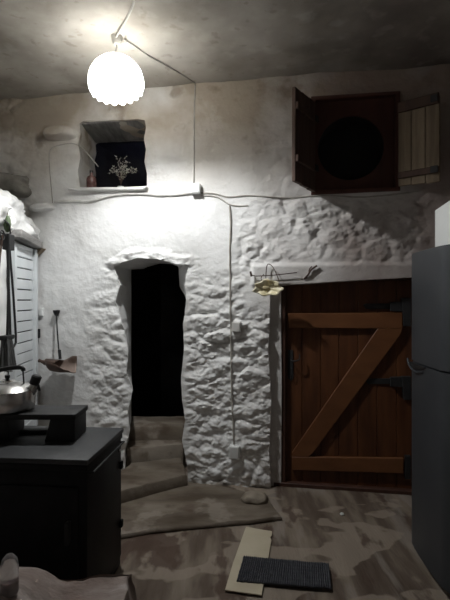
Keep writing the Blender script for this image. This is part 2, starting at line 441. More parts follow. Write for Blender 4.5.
def dleft(p, n):
    q = p.copy()
    q.x += lx(p.y) + .02 - .045
    amp = .012+.05*sm(1.85, 2.05, p.z)
    d = amp*(.75*stones(p.y, p.z, 3.2, 4.2, 9.3) + .9*noise.fractal(Vector((p.y*6, p.z*6, p.x*6)), .7, 2.1, 5)) + .012*N3(p.y*3, p.z*3, 1)
    bulge = .12*sm(1.93, 2.06, p.z)*(1-sm(2.10, 2.32, p.z)*.75)*(.7+.5*N3(p.y*4, p.z*5, 2))
    if n.x > .1: q.x += d + bulge
    top = -.17*sm(3.75, 4.1, p.y) + .05*N3(p.y*5, p.x*4, 6) + .03*N3(p.y*14, p.x*11, 2)
    if n.x < .1: top -= .02
    if p.z > 1.9: q.z += top*sm(1.9, 2.3, p.z)
    if n.z > .1 and n.x > .1: q.x -= .05; q.z -= .03
    return q
bm = boxgrid(-.62, 0, 2.7, 4.12, -.02, 2.33, .022, dleft)
struct(link('wall_left', bm, M['lime'], None, True, 60))
# plain outer wall further left and right wall behind the fridge (outside the frame, they close the room)
def flatwall(name, x, y0, y1, m):
    bm = bmesh.new(); g = []
    for i in range(41):
        g.append([bm.verts.new((x+.03*N3(i*.3, j*.3, 1), y0+(y1-y0)*i/40, -.02+3.35*j/30)) for j in range(31)])
    for i in range(40):
        for j in range(30): bm.faces.new((g[i][j], g[i+1][j], g[i+1][j+1], g[i][j+1]))
    return struct(link(name, bm, m, None, True, 60))
flatwall('wall_left_outer', -2.5, -1.7, 4.4, M['lime'])
flatwall('wall_right', 1.86, -1.7, 3.55, M['lime'])
bm = bmesh.new(); g = [[bm.verts.new((-2.55+4.5*i/40, -1.6+.03*N3(i*.3, j*.3, 4), -.02+3.36*j/30)) for j in range(31)] for i in range(41)]
for i in range(40):
    for j in range(30): bm.faces.new((g[i][j], g[i+1][j], g[i+1][j+1], g[i][j+1]))
struct(link('wall_front', bm, M['lime'], None, True, 60))
# dark passage behind the arch
def dpass(p, n):
    k = .05*N3(p.x*2+3, p.y*2, p.z*2)
    return p + n*(-abs(k))
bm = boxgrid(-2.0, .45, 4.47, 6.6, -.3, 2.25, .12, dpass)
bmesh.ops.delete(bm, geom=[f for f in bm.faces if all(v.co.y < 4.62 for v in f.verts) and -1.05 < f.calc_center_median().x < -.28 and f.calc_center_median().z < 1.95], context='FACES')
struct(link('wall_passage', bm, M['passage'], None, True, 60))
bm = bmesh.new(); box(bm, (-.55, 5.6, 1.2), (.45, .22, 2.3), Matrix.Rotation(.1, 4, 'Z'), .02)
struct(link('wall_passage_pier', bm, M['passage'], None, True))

# ------------------------------------------------------------------ stone steps
def slab(name, pts, z0, z1, m, label, jag=.008, sub=.03):
    # outline in x,y -> irregular slab
    P = [Vector((x, y, 0)) for x, y in pts]; out = []
    for i in range(len(P)):
        a, b = P[i], P[(i+1) % len(P)]; n = max(1, int((b-a).length/sub))
        for k in range(n):
            p = a.lerp(b, k/n); w = N3(p.x*7, p.y*7, z1*9)*jag
            out.append(Vector((p.x+w, p.y+N3(p.x*9+4, p.y*9, 2)*jag, 0)))
    bm = bmesh.new()
    A = [bm.verts.new((p.x, p.y, z0)) for p in out]
    B = [bm.verts.new((p.x, p.y, z1-.012+.003*N3(p.x*8, p.y*8))) for p in out]
    c = sum(out, Vector())/len(out)
    D = []
    for p in out:
        q = p + (c-p).normalized()*.012; D.append(bm.verts.new((q.x, q.y, z1+.003*N3(p.x*8, p.y*8))))
    k = len(out)
    for i in range(k):
        bm.faces.new((A[i], A[(i+1) % k], B[(i+1) % k], B[i])); bm.faces.new((B[i], B[(i+1) % k], D[(i+1) % k], D[i]))
    f = bm.faces.new(D)
    bmesh.ops.triangulate(bm, faces=[f]); bm.faces.new(A[::-1])
    o = link(name, bm, m, None, True, 50); tag(o, label, 'step'); return o
a = GP(110, 537, .022); b = GP(150, 530, .022); c = GP(215, 524, .022); d = GP(282, 517, .022); e = GP(268, 497, .022)
slab('stone_step', [(a.x, a.y), (b.x, b.y), (c.x, c.y), (d.x, d.y), (e.x, e.y), (-.02, 3.70), (-.36, 3.80), (-.90, 3.85), (-.90, 3.3)], 0, .024, M['step'],
     'lowest and widest worn stone step in front of the arched doorway')
a = GP(118, 492, .115); b = GP(150, 483, .115); c = GP(187, 474, .115)
slab('stone_step', [(a.x, a.y), (b.x, b.y), (c.x, c.y), (-.385, 4.10), (-.60, 4.03), (-.80, 3.96), (-.86, 3.75)], .024, .115, M['step'],
     'slanting stone step with pale front edge at the foot of the arch')
slab('stone_step', [(-.84, 3.99), (-.60, 4.06), (-.375, 4.13), (-.40, 4.26), (-.62, 4.26), (-.97, 4.23)], .0, .22, M['step'],
     'brown stone step inside the arched doorway, third from the bottom', .02)
slab('stone_step', [(-1.0, 4.25), (-.62, 4.285), (-.38, 4.285), (-.36, 4.66), (-1.02, 4.66)], .0, .335, M['step'],
     'topmost grey stone step where the arched passage goes dark', .012)

# ------------------------------------------------------------------ niche window (left)
wn = struct(empty('window_1', WL(*WP(113, 187.5), -.3)))
bm = bmesh.new(); s0, z0 = WP(76, 193); s1, z1 = WP(148, 187.5)
poly = [(s0-.07, z0+.035), (s0+.02, z0+.01), (s1-.03, z0-.01), (s1+.005, z0+.01), (s1+.01, z1+.002), (s0+.06, z1+.002)]
prism(bm, poly, -.50, .050, .008)
link('window_sill', bm, M['lime'], wn, True)
bm = bmesh.new(); prism(bm, [(-1.45, 2.43), (-.55, 2.43), (-.55, 3.12), (-1.45, 3.12)], -.535, -.525, 0)
link('pane', bm, M['pane'], wn)
bm = bmesh.new()
prism(bm, [(-1.5, 2.40), (-.5, 2.40), (-.5, 3.17), (-1.5, 3.17)], -.60, -.56, 0)
link('backing', bm, M['slot'], wn)
bm = bmesh.new(); sa_, za_ = WP(81, 122); sb_, _ = WP(146, 120)
prism(bm, [(sa_-.10, za_-.012), (sb_+.01, za_-.012), (sb_+.01, za_+.03), (sa_-.10, za_+.03)], -.50, -.015, .006)  # grey slab added under the niche soffit to make it read darker
link('soffit_darkener', bm, M['greywood'], wn)
# dry plant in pot
sP, _ = WP(117, 187.5); zP = Z(110, 187.5)+.002; base = WL(sP-.045, zP, -.19)
pl = tag(empty('dried_plant', base), 'dry pale sprig of small leaves standing in the little window niche', 'plant')
bm = bmesh.new(); lathe(bm, [(.001, 0), (.024, 0), (.030, .05), (.026, .05), (.022, .015), (.001, .012)], Matrix.Translation(base), 20)
link('pot', bm, M['white'], pl, True)
rnd = random.Random(4)
bs = bmesh.new(); bl = bmesh.new()
def leafm(bm, p, d, L, w):
    d = d.normalized(); a = d.orthogonal().normalized(); a.rotate(Matrix.Rotation(rnd.random()*6.3, 3, d)); c = d.cross(a)
    v = [bm.verts.new(p), bm.verts.new(p+d*L*.5+a*w), bm.verts.new(p+d*L), bm.verts.new(p+d*L*.5-a*w), bm.verts.new(p+d*L*.5+c*w*.35), bm.verts.new(p+d*L*.5-c*w*.35)]
    for i in range(4):
        bm.faces.new((v[i], v[(i+1) % 4], v[4])); bm.faces.new((v[(i+1) % 4], v[i], v[5]))
top = base+Vector((0, 0, .10))
tube(bs, [base+Vector((0, 0, .01)), base+Vector((.003, 0, .06)), top], .003, 6)
for k in range(17):
    az = rnd.uniform(-1, 1); out = Vector((DX*az*.155, DY*az*.15+rnd.uniform(-.05, .05), 0))
    hgt = .33*math.sqrt(max(.05, 1-abs(az)**1.6*.75))*rnd.uniform(.6, 1.08)
    st_ = base+Vector((0, 0, rnd.uniform(.055, .10)))
    mid = st_+out*.45+Vector((0, 0, hgt*.55)); end = st_+out+Vector((0, 0, hgt*.72-abs(az)*.03))
    pts = smooth_path([st_, mid, end], .015)
    tube(bs, pts, .0013, 5)
    for p in pts[int(len(pts)*.45):]:
        for _ in range(2):
            leafm(bl, p, Vector((rnd.uniform(-1, 1), rnd.uniform(-1, 1), rnd.uniform(-.5, 1))), rnd.uniform(.014, .026), rnd.uniform(.004, .008))
link('stem', bs, M['twig'], pl, True); link('foliage', bl, M['flower'], pl)
# bottle
sB, _ = WP(90.5, 187); bb_ = WL(sB-.025, zP, -.07)
bt = tag(empty('bottle', bb_), 'small reddish-brown bottle standing at the left of the window niche', 'bottle')
bm = bmesh.new(); lathe(bm, [(.001, 0), (.038, .0), (.043, .008), (.043, .095), (.036, .115), (.014, .130), (.013, .150), (.001, .150)], Matrix.Translation(bb_), 24)
link('body', bm, M['bottle'], bt, True)
bm = bmesh.new(); lathe(bm, [(.001, .150), (.016, .150), (.016, .170), (.001, .170)], Matrix.Translation(bb_), 20)
link('cap', bm, M['blackplastic'], bt, True)

# ------------------------------------------------------------------ shuttered window (upper right)
w2 = struct(empty('window_2', WL(*WP(355, 192), -.05)))
def sz(px, py, n=0.0): return WP(px, py, n)
bm = bmesh.new()
prism(bm, [sz(311, 98), sz(315.5, 98), sz(315.5, 194), sz(311, 195)], -.14, .01, .003)
prism(bm, [sz(395.5, 93), sz(400, 93), sz(400, 190), sz(395.5, 190)], -.14, .01, .003)
prism(bm, [sz(311, 97), sz(400, 91.5), sz(400, 94.5), sz(311, 101)], -.14, .012, .003)
prism(bm, [sz(311, 190.5), sz(400, 187), sz(400, 191), sz(311, 195)], -.14, .012, .003)
link('window_frame', bm, M['board'], w2)
# board with a round hole
bm = bmesh.new(); nb = -.05
cs, cz = WP(350.5, 148, nb); R = (WP(384, 148, nb)[0]-WP(318, 148, nb)[0])/2
x0, z0 = WP(313, 195, nb); x1, z1 = WP(398, 93, nb)
seg = 64
def ring(n):
    inn, outp = [], []
    for k in range(seg):
        a = 2*math.pi*k/seg+math.pi/4; ca, sa = math.cos(a), math.sin(a)
        inn.append(bm.verts.new(WL(cs+R*ca, cz+R*sa*1.0, n)))
        tx = ((x1-cs) if ca > 0 else (x0-cs))/ca if abs(ca) > 1e-6 else 1e9
        tz = ((z1-cz) if sa > 0 else (z0-cz))/sa if abs(sa) > 1e-6 else 1e9
        t = min(abs(tx), abs(tz)); outp.append(bm.verts.new(WL(cs+t*ca, cz+t*sa, n)))
    return inn, outp
i1, o1 = ring(nb); i2, o2 = ring(nb-.02)
for k in range(seg):
    j = (k+1) % seg
    bm.faces.new((i1[k], i1[j], o1[j], o1[k])); bm.faces.new((i2[j], i2[k], o2[k], o2[j])); bm.faces.new((i1[j], i1[k], i2[k], i2[j])); bm.faces.new((o1[k], o1[j], o2[j], o2[k]))
link('board', bm, M['board'], w2)
bm = bmesh.new(); A = []
for n_, rr in ((nb-.021, R*1.01), (nb-.20, R*1.01)):
    A.append([bm.verts.new(WL(cs+rr*math.cos(2*math.pi*k/48), cz+rr*math.sin(2*math.pi*k/48), n_)) for k in range(48)])
for k in range(48): bm.faces.new((A[0][k], A[0][(k+1) % 48], A[1][(k+1) % 48], A[1][k]))
bm.faces.new(A[1])
link('duct', bm, M['slot'], w2)
# left shutter, swung into the room
def shutter(p0, p1, z0, z1, thick, facing, mname, batt, mb, zsl=0):
    """p0 hinge side, p1 free side (x,y); facing = unit vector towards viewer side with battens"""
    a = Vector((*p0, 0)); b = Vector((*p1, 0)); d = (b-a); L = d.length; d.normalize(); n = Vector((*facing, 0)); n.normalize()
    sh = bmesh.new(); np_ = 3
    for k in range(np_):
        u0 = L*k/np_+.0025; u1 = L*(k+1)/np_-.0025
        rot = Matrix(((d.x, n.x, 0), (d.y, n.y, 0), (0, 0, 1))).to_4x4()
        c = a+d*(u0+u1)/2+Vector((0, 0, (z0+z1)/2))
        box(sh, c, (u1-u0, thick, z1-z0-.01*((k*7) % 3)), rot, .003, 1)
        if k < np_-1:
            c = a+d*(u1+.0025)+Vector((0, 0, (z0+z1)/2)); box(sh, c, (.012, thick*.4, z1-z0-.03), rot)
    o = link('shutter', sh, M[mname], w2)
    for zz, hh in batt:
        b2 = bmesh.new(); c = a+d*L*.5+Vector((0, 0, zz))+n*(thick/2+.011); box(b2, c, (L*.97, .022, hh), rot, .003, 1)
        link('batten', b2, M[mb], o)
        b3 = bmesh.new(); c = a+d*.035+Vector((0, 0, zz))+n*(thick/2+.026); box(b3, c, (.05, .008, .05), rot, .002, 1)
        link('hinge', b3, M['iron'], o)
    return o
hL = WL(WP(314, 150)[0]+.0, 0, .015); 
shutter((hL.x, hL.y), (.492, 3.345), 2.345, 3.045, .028, (.81, -.58), 'oldwooddark', [(2.52, .05), (2.90, .05)], 'oldwooddark')
hR = WL(WP(397.5, 150)[0], 0, .015)
shutter((1.545, 3.335), (hR.x+.0, hR.y-.01), 2.350, 2.965, .026, (-.58, -.81), 'oldwood', [(2.435, .045), (2.945, .075)], 'oldwooddark')

# ------------------------------------------------------------------ plank door with Z brace
dr = struct(empty('door_1', WL(*WP(348, 492), -.1)))
nd_ = -.115
sl, zt = WP(284, 286, nd_); sr, _ = WP(416, 286, nd_); 
zt = 1.655
bm = bmesh.new(); npk = 7; w = (sr-sl)/npk
for k in range(npk):
    u0, u1 = sl+k*w+.002, sl+(k+1)*w-.002
    prism(bm, [(u0, .02), (u1, .02), (u1, zt), (u0, zt)], nd_-.03, nd_+.001*((k*5) % 3), .003)
    prism(bm, [(u1-.004, .03), (u1+.008, .03), (u1+.008, zt-.01), (u1-.004, zt-.01)], nd_-.03, nd_-.010)
leaf = link('door_leaf', bm, M['doorwood'], dr)
n1 = nd_+.032
def zp(pts, n=n1): return [WP(x, y, n) for x, y in pts]
bm = bmesh.new(); prism(bm, zp([(288, 313.5), (402.5, 312.5), (402.5, 328.5), (289, 328)]), nd_, n1, .003); link('batten', bm, M['bracewood'], dr)
bm = bmesh.new(); prism(bm, zp([(292, 457), (403.5, 458.5), (403.5, 473.5), (292, 470)]), nd_, n1, .003); link('batten', bm, M['bracewood'], dr)
bm = bmesh.new(); prism(bm, zp([(378, 328.5), (402.5, 328.5), (401, 334), (313, 453), (308, 457.3), (292, 457), (292, 453)]), nd_, n1-.001, .003); link('brace', bm, M['bracewood'], dr)
bm = bmesh.new()
fr0, _ = WP(281, 400, -.08); fr1, _ = WP(285.5, 400, -.08); fr2, _ = WP(415, 400, -.08)
prism(bm, [(fr0, 0), (fr1, 0), (fr1, 1.665), (fr0, 1.665)], -.20, -.075, .004)
prism(bm, [(fr2, 0), (fr2+.06, 0), (fr2+.06, 1.665), (fr2, 1.665)], -.20, -.075, .004)
prism(bm, [(fr0-.06, 1.655), (fr2+.06, 1.655), (fr2+.06, 1.74), (fr0-.06, 1.74)], -.20, -.07, .004)
link('door_frame', bm, M['framewood'], dr)
bm = bmesh.new(); e0, _ = WP(266, 400, -.06)
prism(bm, [(e0, -.02), (fr0+.004, -.02), (fr0+.006, .8), (fr0, 1.66), (e0, 1.66)], -.21, -.062, .006); struct(link('trim_1', bm, M['lime'], None))
bm = bmesh.new(); prism(bm, [(fr0-.06, -.02), (fr2+.06, -.02), (fr2+.06, .022), (fr0-.06, .022)], -.20, -.06, .004)
link('threshold', bm, M['framewood'], dr)
for (y0, y1, yp0, yp1, xx) in ((304, 309, 298, 326, 363), (379, 384, 376, 399, 365)):
    bm = bmesh.new()
    prism(bm, zp([(xx, y0+1), (xx+3, y0-.5), (392, y0-.5), (392, y1), (xx+3, y1), ], nd_+.01), nd_, nd_+.012, .001)
    prism(bm, zp([(390, y0-2), (409, y0-3), (409, y1+3), (390, y1+2)], nd_+.01), nd_, nd_+.038, .002)
    prism(bm, zp([(401, yp0), (410, yp0), (410, yp1), (403, yp1)], nd_+.01), nd_, nd_+.045, .002)
    link('strap_hinge', bm, M['iron'], dr)
bm = bmesh.new(); prism(bm, zp([(404.5, 455), (410, 455), (410, 478), (404.5, 478)], nd_+.01), nd_, nd_+.035, .002); link('bolt', bm, M['iron'], dr)
la = bmesh.new(); prism(la, zp([(288, 350), (293, 350), (293.5, 378), (291, 381), (288, 378)], nd_+.005), nd_, nd_+.008, .001)
lt = link('latch', la, M['iron'], dr)
bm = bmesh.new()
p = [WL(*WP(x, y, nd_+n), nd_+n) for x, y, n in ((291, 360, .008), (292, 361, .05), (296, 361, .06), (299.5, 359, .055), (299.5, 354, .05))]
tube(bm, smooth_path(p, .01), .0055, 8); link('handle', bm, M['iron'], lt, True)
bm = bmesh.new()
p = [WL(*WP(x, y, nd_+n), nd_+n) for x, y, n in ((291, 368, .008), (292, 369, .03), (291, 376, .03), (291, 378, .008))]
tube(bm, smooth_path(p, .01), .004, 8); link('latch_pull', bm, M['iron'], lt, True)

# ------------------------------------------------------------------ ceiling lamp
hk = PP(117, 38.5, 3.12); hk.z = zceil(hk.x, hk.y)
lamp = tag(empty('pendant_lamp', hk), 'lit white dome lamp with scalloped rim hanging from the ceiling', 'lamp')
bm = bmesh.new(); lathe(bm, [(.001, .02), (.040, .02), (.040, .005), (.034, -.035), (.024, -.055), (.001, -.055)], Matrix.Translation(hk), 24); link('ceiling_rose', bm, M['cable'], lamp, True)
bm = bmesh.new(); p = [hk+Vector((.02*math.cos(t)+.045, -.01, -.02+.032*math.sin(t))) for t in [i*.35 for i in range(-4, 15)]]
tube(bm, p, .003, 6); link('hook', bm, M['cable'], lamp, True)
sc = PP(115, 70, 3.12)                                         # top part of the shade
tilt = Matrix.Rotation(math.radians(-7), 4, 'Y') @ Matrix.Rotation(math.radians(-7), 4, 'X')
RS = .180
MS = Matrix.Translation(sc) @ tilt
bm = bmesh.new(); tube(bm, [hk+Vector((0, 0, -.05)), sc+Vector((0, 0, .085))], .005, 8); link('cord', bm, M['cable'], lamp, True)
bm = bmesh.new(); prof = []
for k in range(15):
    a = math.radians(4+k*7.7); prof.append((RS*math.sin(a), RS*.92*math.cos(a)-.080))
def scal(r, z, a, j):
    g = abs(math.sin(a*9)); t = sm(3, 14, j)
    return r*(1+.045*t*(g-.4)), z-.020*t*max(0, g-.2)*(1 if j > 11 else .3)
lathe(bm, prof, MS, 108, scal)
shd = link('shade', bm, M['shade'], lamp, True, 80)
sol = shd.modifiers.new('t', 'SOLIDIFY'); sol.thickness = .004
bm = bmesh.new(); lathe(bm, [(.001, .095), (.026, .09), (.030, .05), (.024, -.035), (.001, -.035)], MS, 20); link('lamp_holder', bm, M['cable'], lamp, True)
bm = bmesh.new(); bmesh.ops.create_uvsphere(bm, u_segments=20, v_segments=12, radius=.042, matrix=MS @ Matrix.Translation((0, 0, -.062))); link('bulb', bm, M['bulb'], lamp, True)

# ------------------------------------------------------------------ cables and boxes on the wall
def wcable(name, pts, r, m, label, off=None, pre=()):
    off = r*.6 if off is None else off
    szs = [Vector((*WP(x, y), 0)) for x, y in pts]
    path = [WL(q.x, q.y, hrel(q.x, q.y)+off) for q in smooth_path(szs, .025)]
    # smooth the way it bridges hollows
    for _ in range(2):
        path = [path[0]]+[(path[i-1]+path[i]*2+path[i+1])/4 for i in range(1, len(path)-1)]+[path[-1]]
    bm = bmesh.new(); tube(bm, list(pre)+path, r, 8)
    return tag(link(name, bm, m, None, True), label, 'cable')
# lamp feed along the ceiling then down the wall to the junction box
c0 = [hk+Vector((.045, .012, -.012)), PP(150, 55, 3.36), PP(176, 68.5, 3.60)]
for q in c0[1:]: q.z = zceil(q.x, q.y)-.008
wcable('power_cable', [(195, 83), (194.6, 110), (194.5, 150), (194, 183)], .0055, M['cable'], 'grey cable from the lamp across the ceiling and down to the junction box', pre=c0)
q0 = hk+Vector((.0, -.03, -.02)); q1 = PP(126, 16, 2.93); q2 = PP(134, -8, 2.75); q3 = PP(140, -40, 2.5)
for q in (q1, q2, q3): q.z = zceil(q.x, q.y)-.008
bm = bmesh.new(); tube(bm, smooth_path([q0, q1, q2, q3], .03), .008, 8)
tag(link('power_cable', bm, M['cable'], None, True), 'thick twisted cable running from the ceiling hook towards the viewer', 'cable')
wcable('power_cable', [(55, 202), (75, 201.5), (92, 201.5), (108, 197), (125, 194.5), (145, 194), (160, 195.5), (178, 194.5), (191, 193)], .011, M['cablewhite'], 'limewashed cable pair running left from the junction box under the niche sill')
wcable('power_cable', [(201, 193), (215, 193.5), (228, 197), (245, 195.5), (265, 196.5), (290, 197.5), (325, 195.5), (365, 197), (418, 192)], .006, M['cable'], 'thin grey cable running right from the junction box below the shuttered window')
wcable('power_cable', [(201, 195.5), (213, 196), (222, 199), (228, 204.5), (240, 206), (248, 205.5)], .006, M['cable'], 'short dark-ended cable curling down right of the junction box')
wcable('power_cable', [(229.5, 206), (230.5, 225), (229.5, 250), (230, 280), (230.5, 318), (231, 350), (232, 400), (234, 444)], .0075, M['cable'], 'long cable dropping down the pillar wall to the socket')
wcable('power_cable', [(99, 167), (90, 156), (82, 148), (74, 143.5), (60, 146), (51, 150), (50.5, 170), (52, 190), (53, 203)], .0045, M['cable'], 'thin cable looping from the niche round the rounded stone and down')
def wbox(name, x0, y0, x1, y1, th, m, label, cat):
    (a, zb), (b, za) = WP(x0, y1), WP(x1, y0); h = hrel((a+b)/2, (za+zb)/2)
    e = tag(empty(name, WL((a+b)/2, (za+zb)/2, h)), label, cat)
    bm = bmesh.new(); prism(bm, [(a, zb), (b, zb), (b, za), (a, za)], h-.03, h+th, .004); link('body', bm, m, e)
    bm = bmesh.new(); q = .008; prism(bm, [(a+q, zb+q), (b-q, zb+q), (b-q, za-q), (a+q, za-q)], h+th, h+th+.003, .001); link('cover', bm, m, e)
wbox('junction_box', 191.5, 184.5, 201, 194.5, .05, M['white'], 'white square junction box where the wall cables meet', 'junction box')
wbox('light_switch', 232.5, 322, 241, 332, .06, M['cablewhite'], 'small whitewashed box halfway down the cable on the pillar', 'switch')
wbox('power_socket', 230, 445, 240, 457, .06, M['white'], 'pale socket low on the pillar at the end of the cable', 'socket')
wbox('light_switch', 39.5, 308, 44, 316, .02, M['white'], 'tiny white switch on the wall between slatted panel and scoop', 'switch')

# little bracket shelf next to the slatted panel
a_, z_ = WP(39, 249); b2_, _ = WP(45, 249)
sh_ = tag(empty('corner_shelf', WL(a_, z_, 0)), 'tiny brown wedge shelf with wire hooks in the corner above the panel', 'shelf')
bm = bmesh.new(); prism(bm, [(a_-.02, z_-.08), (a_-.02, z_), (b2_+.012, z_)], -.02, .06, .002); link('bracket', bm, M['oldwood'], sh_)
bm = bmesh.new()
for k in range(3):
    s_ = a_+.012*k*1.4+.008; tube(bm, [WL(s_, z_-.002, .03), WL(s_, z_+.05, .03), WL(s_+.008, z_+.055, .022)], .0022, 6)
link('wire_hook', bm, M['steel'], sh_)
# dark stub standing in for shade, and cable ledge at far left
def rock(name, c, size, seed, amp, m, sub=4, flat=1.0, parent=None):
    bm = bmesh.new(); bmesh.ops.create_icosphere(bm, subdivisions=sub, radius=1)
    for v in bm.verts:
        p = v.co.copy(); mx = max(abs(p.x), abs(p.y), abs(p.z)); q = p.lerp(p/mx*.86, flat*.55)
        d = 1+amp*noise.noise(p*1.6+Vector((seed, 0, 0)))+amp*.4*noise.noise(p*5+Vector((0, seed, 0)))
        v.co = Vector((q.x*size[0]*d+c[0], q.y*size[1]*d+c[1], q.z*size[2]*d+c[2]))
    return link(name, bm, m, parent, True, 60)
p = WL(*WP(12, 188), .05)
tag(rock('shade_stub', p, (.21, .16, .105), 3, .25, M['stubshade']), 'dark grey stub added for the shade on the wall above the rough left wall', 'stone')

# ------------------------------------------------------------------ white slatted panel on the left wall
def LWp(y, z, n=0): 
    q = Vector((lx(y), y, z)); nn = Vector((1, .0968, 0)).normalized(); return q+nn*n
pn = tag(empty('slatted_door', LWp(3.75, .35)), 'tall white painted cupboard door with narrow dark slots on the left wall', 'door')
y0, y1, zb, zt2 = 3.50, 4.02, .42, 1.935
def lprism(bm, ya, yb, za, zb_, n0, n1, b=0.0): prism(bm, [(ya, za), (yb, za), (yb, zb_), (ya, zb_)], n0, n1, b, LWp)
bm = bmesh.new(); lprism(bm, y0, y0+.05, zb, zt2, .0, .045, .003); lprism(bm, y1-.06, y1, zb, zt2, .0, .060, .003)
lprism(bm, y0+.05, y1-.06, zb, zb+.07, .0, .04, .003); lprism(bm, y0+.05, y1-.06, zt2-.03, zt2, .0, .04, .003)
link('frame', bm, M['panel'], pn)
bm = bmesh.new(); zz = zb+.07; pitch = .0845
while zz < zt2-.035:
    top_ = min(zz+pitch-.010, zt2-.03); lprism(bm, y0+.05, y1-.06, zz, top_, .012, .034, .002); zz += pitch
link('slats', bm, M['panel'], pn)
bm = bmesh.new(); lprism(bm, y0+.02, y1-.02, zb+.02, zt2-.01, .0, .014); link('backing', bm, M['slot'], pn)
bm = bmesh.new(); 
for z_ in (1.22, ): lprism(bm, y1-.012, y1+.012, z_-.05, z_+.03, .05, .075, .003)
link('hinge', bm, M['iron'], pn)
bm = bmesh.new(); prism(bm, [(3.47, 1.965), (3.50, 2.035), (4.01, 2.0), (4.02, 1.94)], 0, .10, .008, LWp)
tag(link('wooden_lintel', bm, M['greywood']), 'short weathered grey wooden beam resting on top of the slatted door', 'beam')

# ------------------------------------------------------------------ hearth tools hanging at far left
rail0 = LWp(2.900, 1.945, .10); rail1 = LWp(3.290, 1.945, .10)
tr = tag(empty('tool_rack', LWp(3.230, 1.95, 0)), 'black iron hook block holding the hearth tools by the slatted door', 'hook')
bm = bmesh.new(); box(bm, LWp(3.210, 1.90, .10), (.05, .085, .11), None, .006); box(bm, LWp(3.210, 1.90, .04), (.12, .04, .04), None, .003); link('body', bm, M['iron'], tr)
bm = bmesh.new(); tube(bm, smooth_path([LWp(3.220, 1.95, .11), LWp(3.190, 2.02, .11), LWp(3.180, 2.05, .08)], .01), .005, 6); tube(bm, [rail0, rail1], .006, 6); link('hook', bm, M['iron'], tr, True)
tg = tag(empty('fire_tongs', LWp(3.230, 1.18, .10)), 'long black fire tongs with joined tips hanging beside the slatted door', 'tongs')
for k, (dy0, dy1) in enumerate(((-.018, -.045), (.018, .06))):
    bm = bmesh.new(); tube(bm, smooth_path([LWp(3.210+dy0, 1.86, .10), LWp(3.225+dy1*.75, 1.55, .11), LWp(3.235+dy1, 1.24, .12), LWp(3.235+dy1*.8, 1.19, .12), LWp(3.240, 1.17, .12)], .03), .0085, 8); link('arm', bm, M['iron'], tg, True)
br = tag(empty('hearth_brush', LWp(3.120, 1.05, .10)), 'hearth brush with a long dark handle and grey bristles at the left edge', 'brush')
bm = bmesh.new(); tube(bm, smooth_path([LWp(3.160, 1.88, .12), LWp(3.120, 1.5, .13), LWp(3.100, 1.24, .13)], .04), .009, 8); link('handle', bm, M['iron'], br, True)
bm = bmesh.new()
rnd = random.Random(8)
for k in range(70):
    a = rnd.uniform(-1, 1); b_ = rnd.uniform(-1, 1)
    tube(bm, [LWp(3.100+a*.05, 1.245, .13+b_*.02), LWp(3.125+a*.09, 1.03+rnd.uniform(-.012, .012), .13+b_*.035)], .0035, 4)
link('bristles', bm, M['bristle'], br)
bm = bmesh.new(); box(bm, LWp(3.100, 1.25, .13), (.05, .12, .03), None, .006); link('ferrule', bm, M['iron'], br)
pk = tag(empty('fire_poker', LWp(2.970, 1.2, .08)), 'thin brown-black fire poker hanging leftmost behind the brush', 'poker')
bm = bmesh.new(); tube(bm, smooth_path([LWp(3.070, 1.93, .11), LWp(3.050, 1.6, .09), LWp(3.070, 1.10, .08)], .04), .007, 8); link('rod', bm, M['rust'], pk, True)
bm = bmesh.new(); tube(bm, [LWp(3.070, 1.93, .11)+Vector((0, .03*math.cos(t), .03*math.sin(t))) for t in [i*.4 for i in range(17)]], .005, 6); link('ring', bm, M['iron'], pk, True)
# green gourd-like oval hanging above
gp = PP(7.3, 224, 3.22)
gd = tag(empty('green_gourd', gp), 'small dull green oval gourd hanging under the rough white stones', 'gourd')
bm = bmesh.new(); lathe(bm, [(.001, .062), (.012, .056), (.022, .03), (.025, 0), (.021, -.034), (.010, -.054), (.001, -.058)], Matrix.Translation(gp), 20); link('body', bm, M['green'], gd, True)
bm = bmesh.new(); tube(bm, [gp+Vector((0, 0, .056)), gp+Vector((0, 0, .075)), gp+Vector((-.03, .02, .12))], .003, 6); link('stem', bm, M['twig'], gd, True)

# ------------------------------------------------------------------ coal scoop on the wall
def shp(px, py, n): return WL(*WP(px, py, n), n)
so = tag(empty('coal_scoop', shp(60, 360, .0)), 'brown metal scoop hanging by its long black handle on the white wall', 'scoop')
bm = bmesh.new(); tube(bm, smooth_path([shp(56.5, 316, .05), shp(57.5, 335, .07), shp(59.5, 356, .11)], .03), .0065, 8)
tube(bm, [shp(59.3, 350, .10), shp(60.2, 359, .115)], .013, 10); link('handle', bm, M['iron'], so, True)
bm = bmesh.new(); lathe(bm, [(.001, .03), (.030, .028), (.028, .012), (.012, -.02), (.001, -.02)], Matrix.Translation(shp(56.5, 313.5, .04)), 16); link('grip', bm, M['iron'], so, True)
bm = bmesh.new(); tube(bm, [shp(56.5, 312, -.02), shp(56.5, 312.5, .05)], .004, 6); link('nail', bm, M['iron'], so)
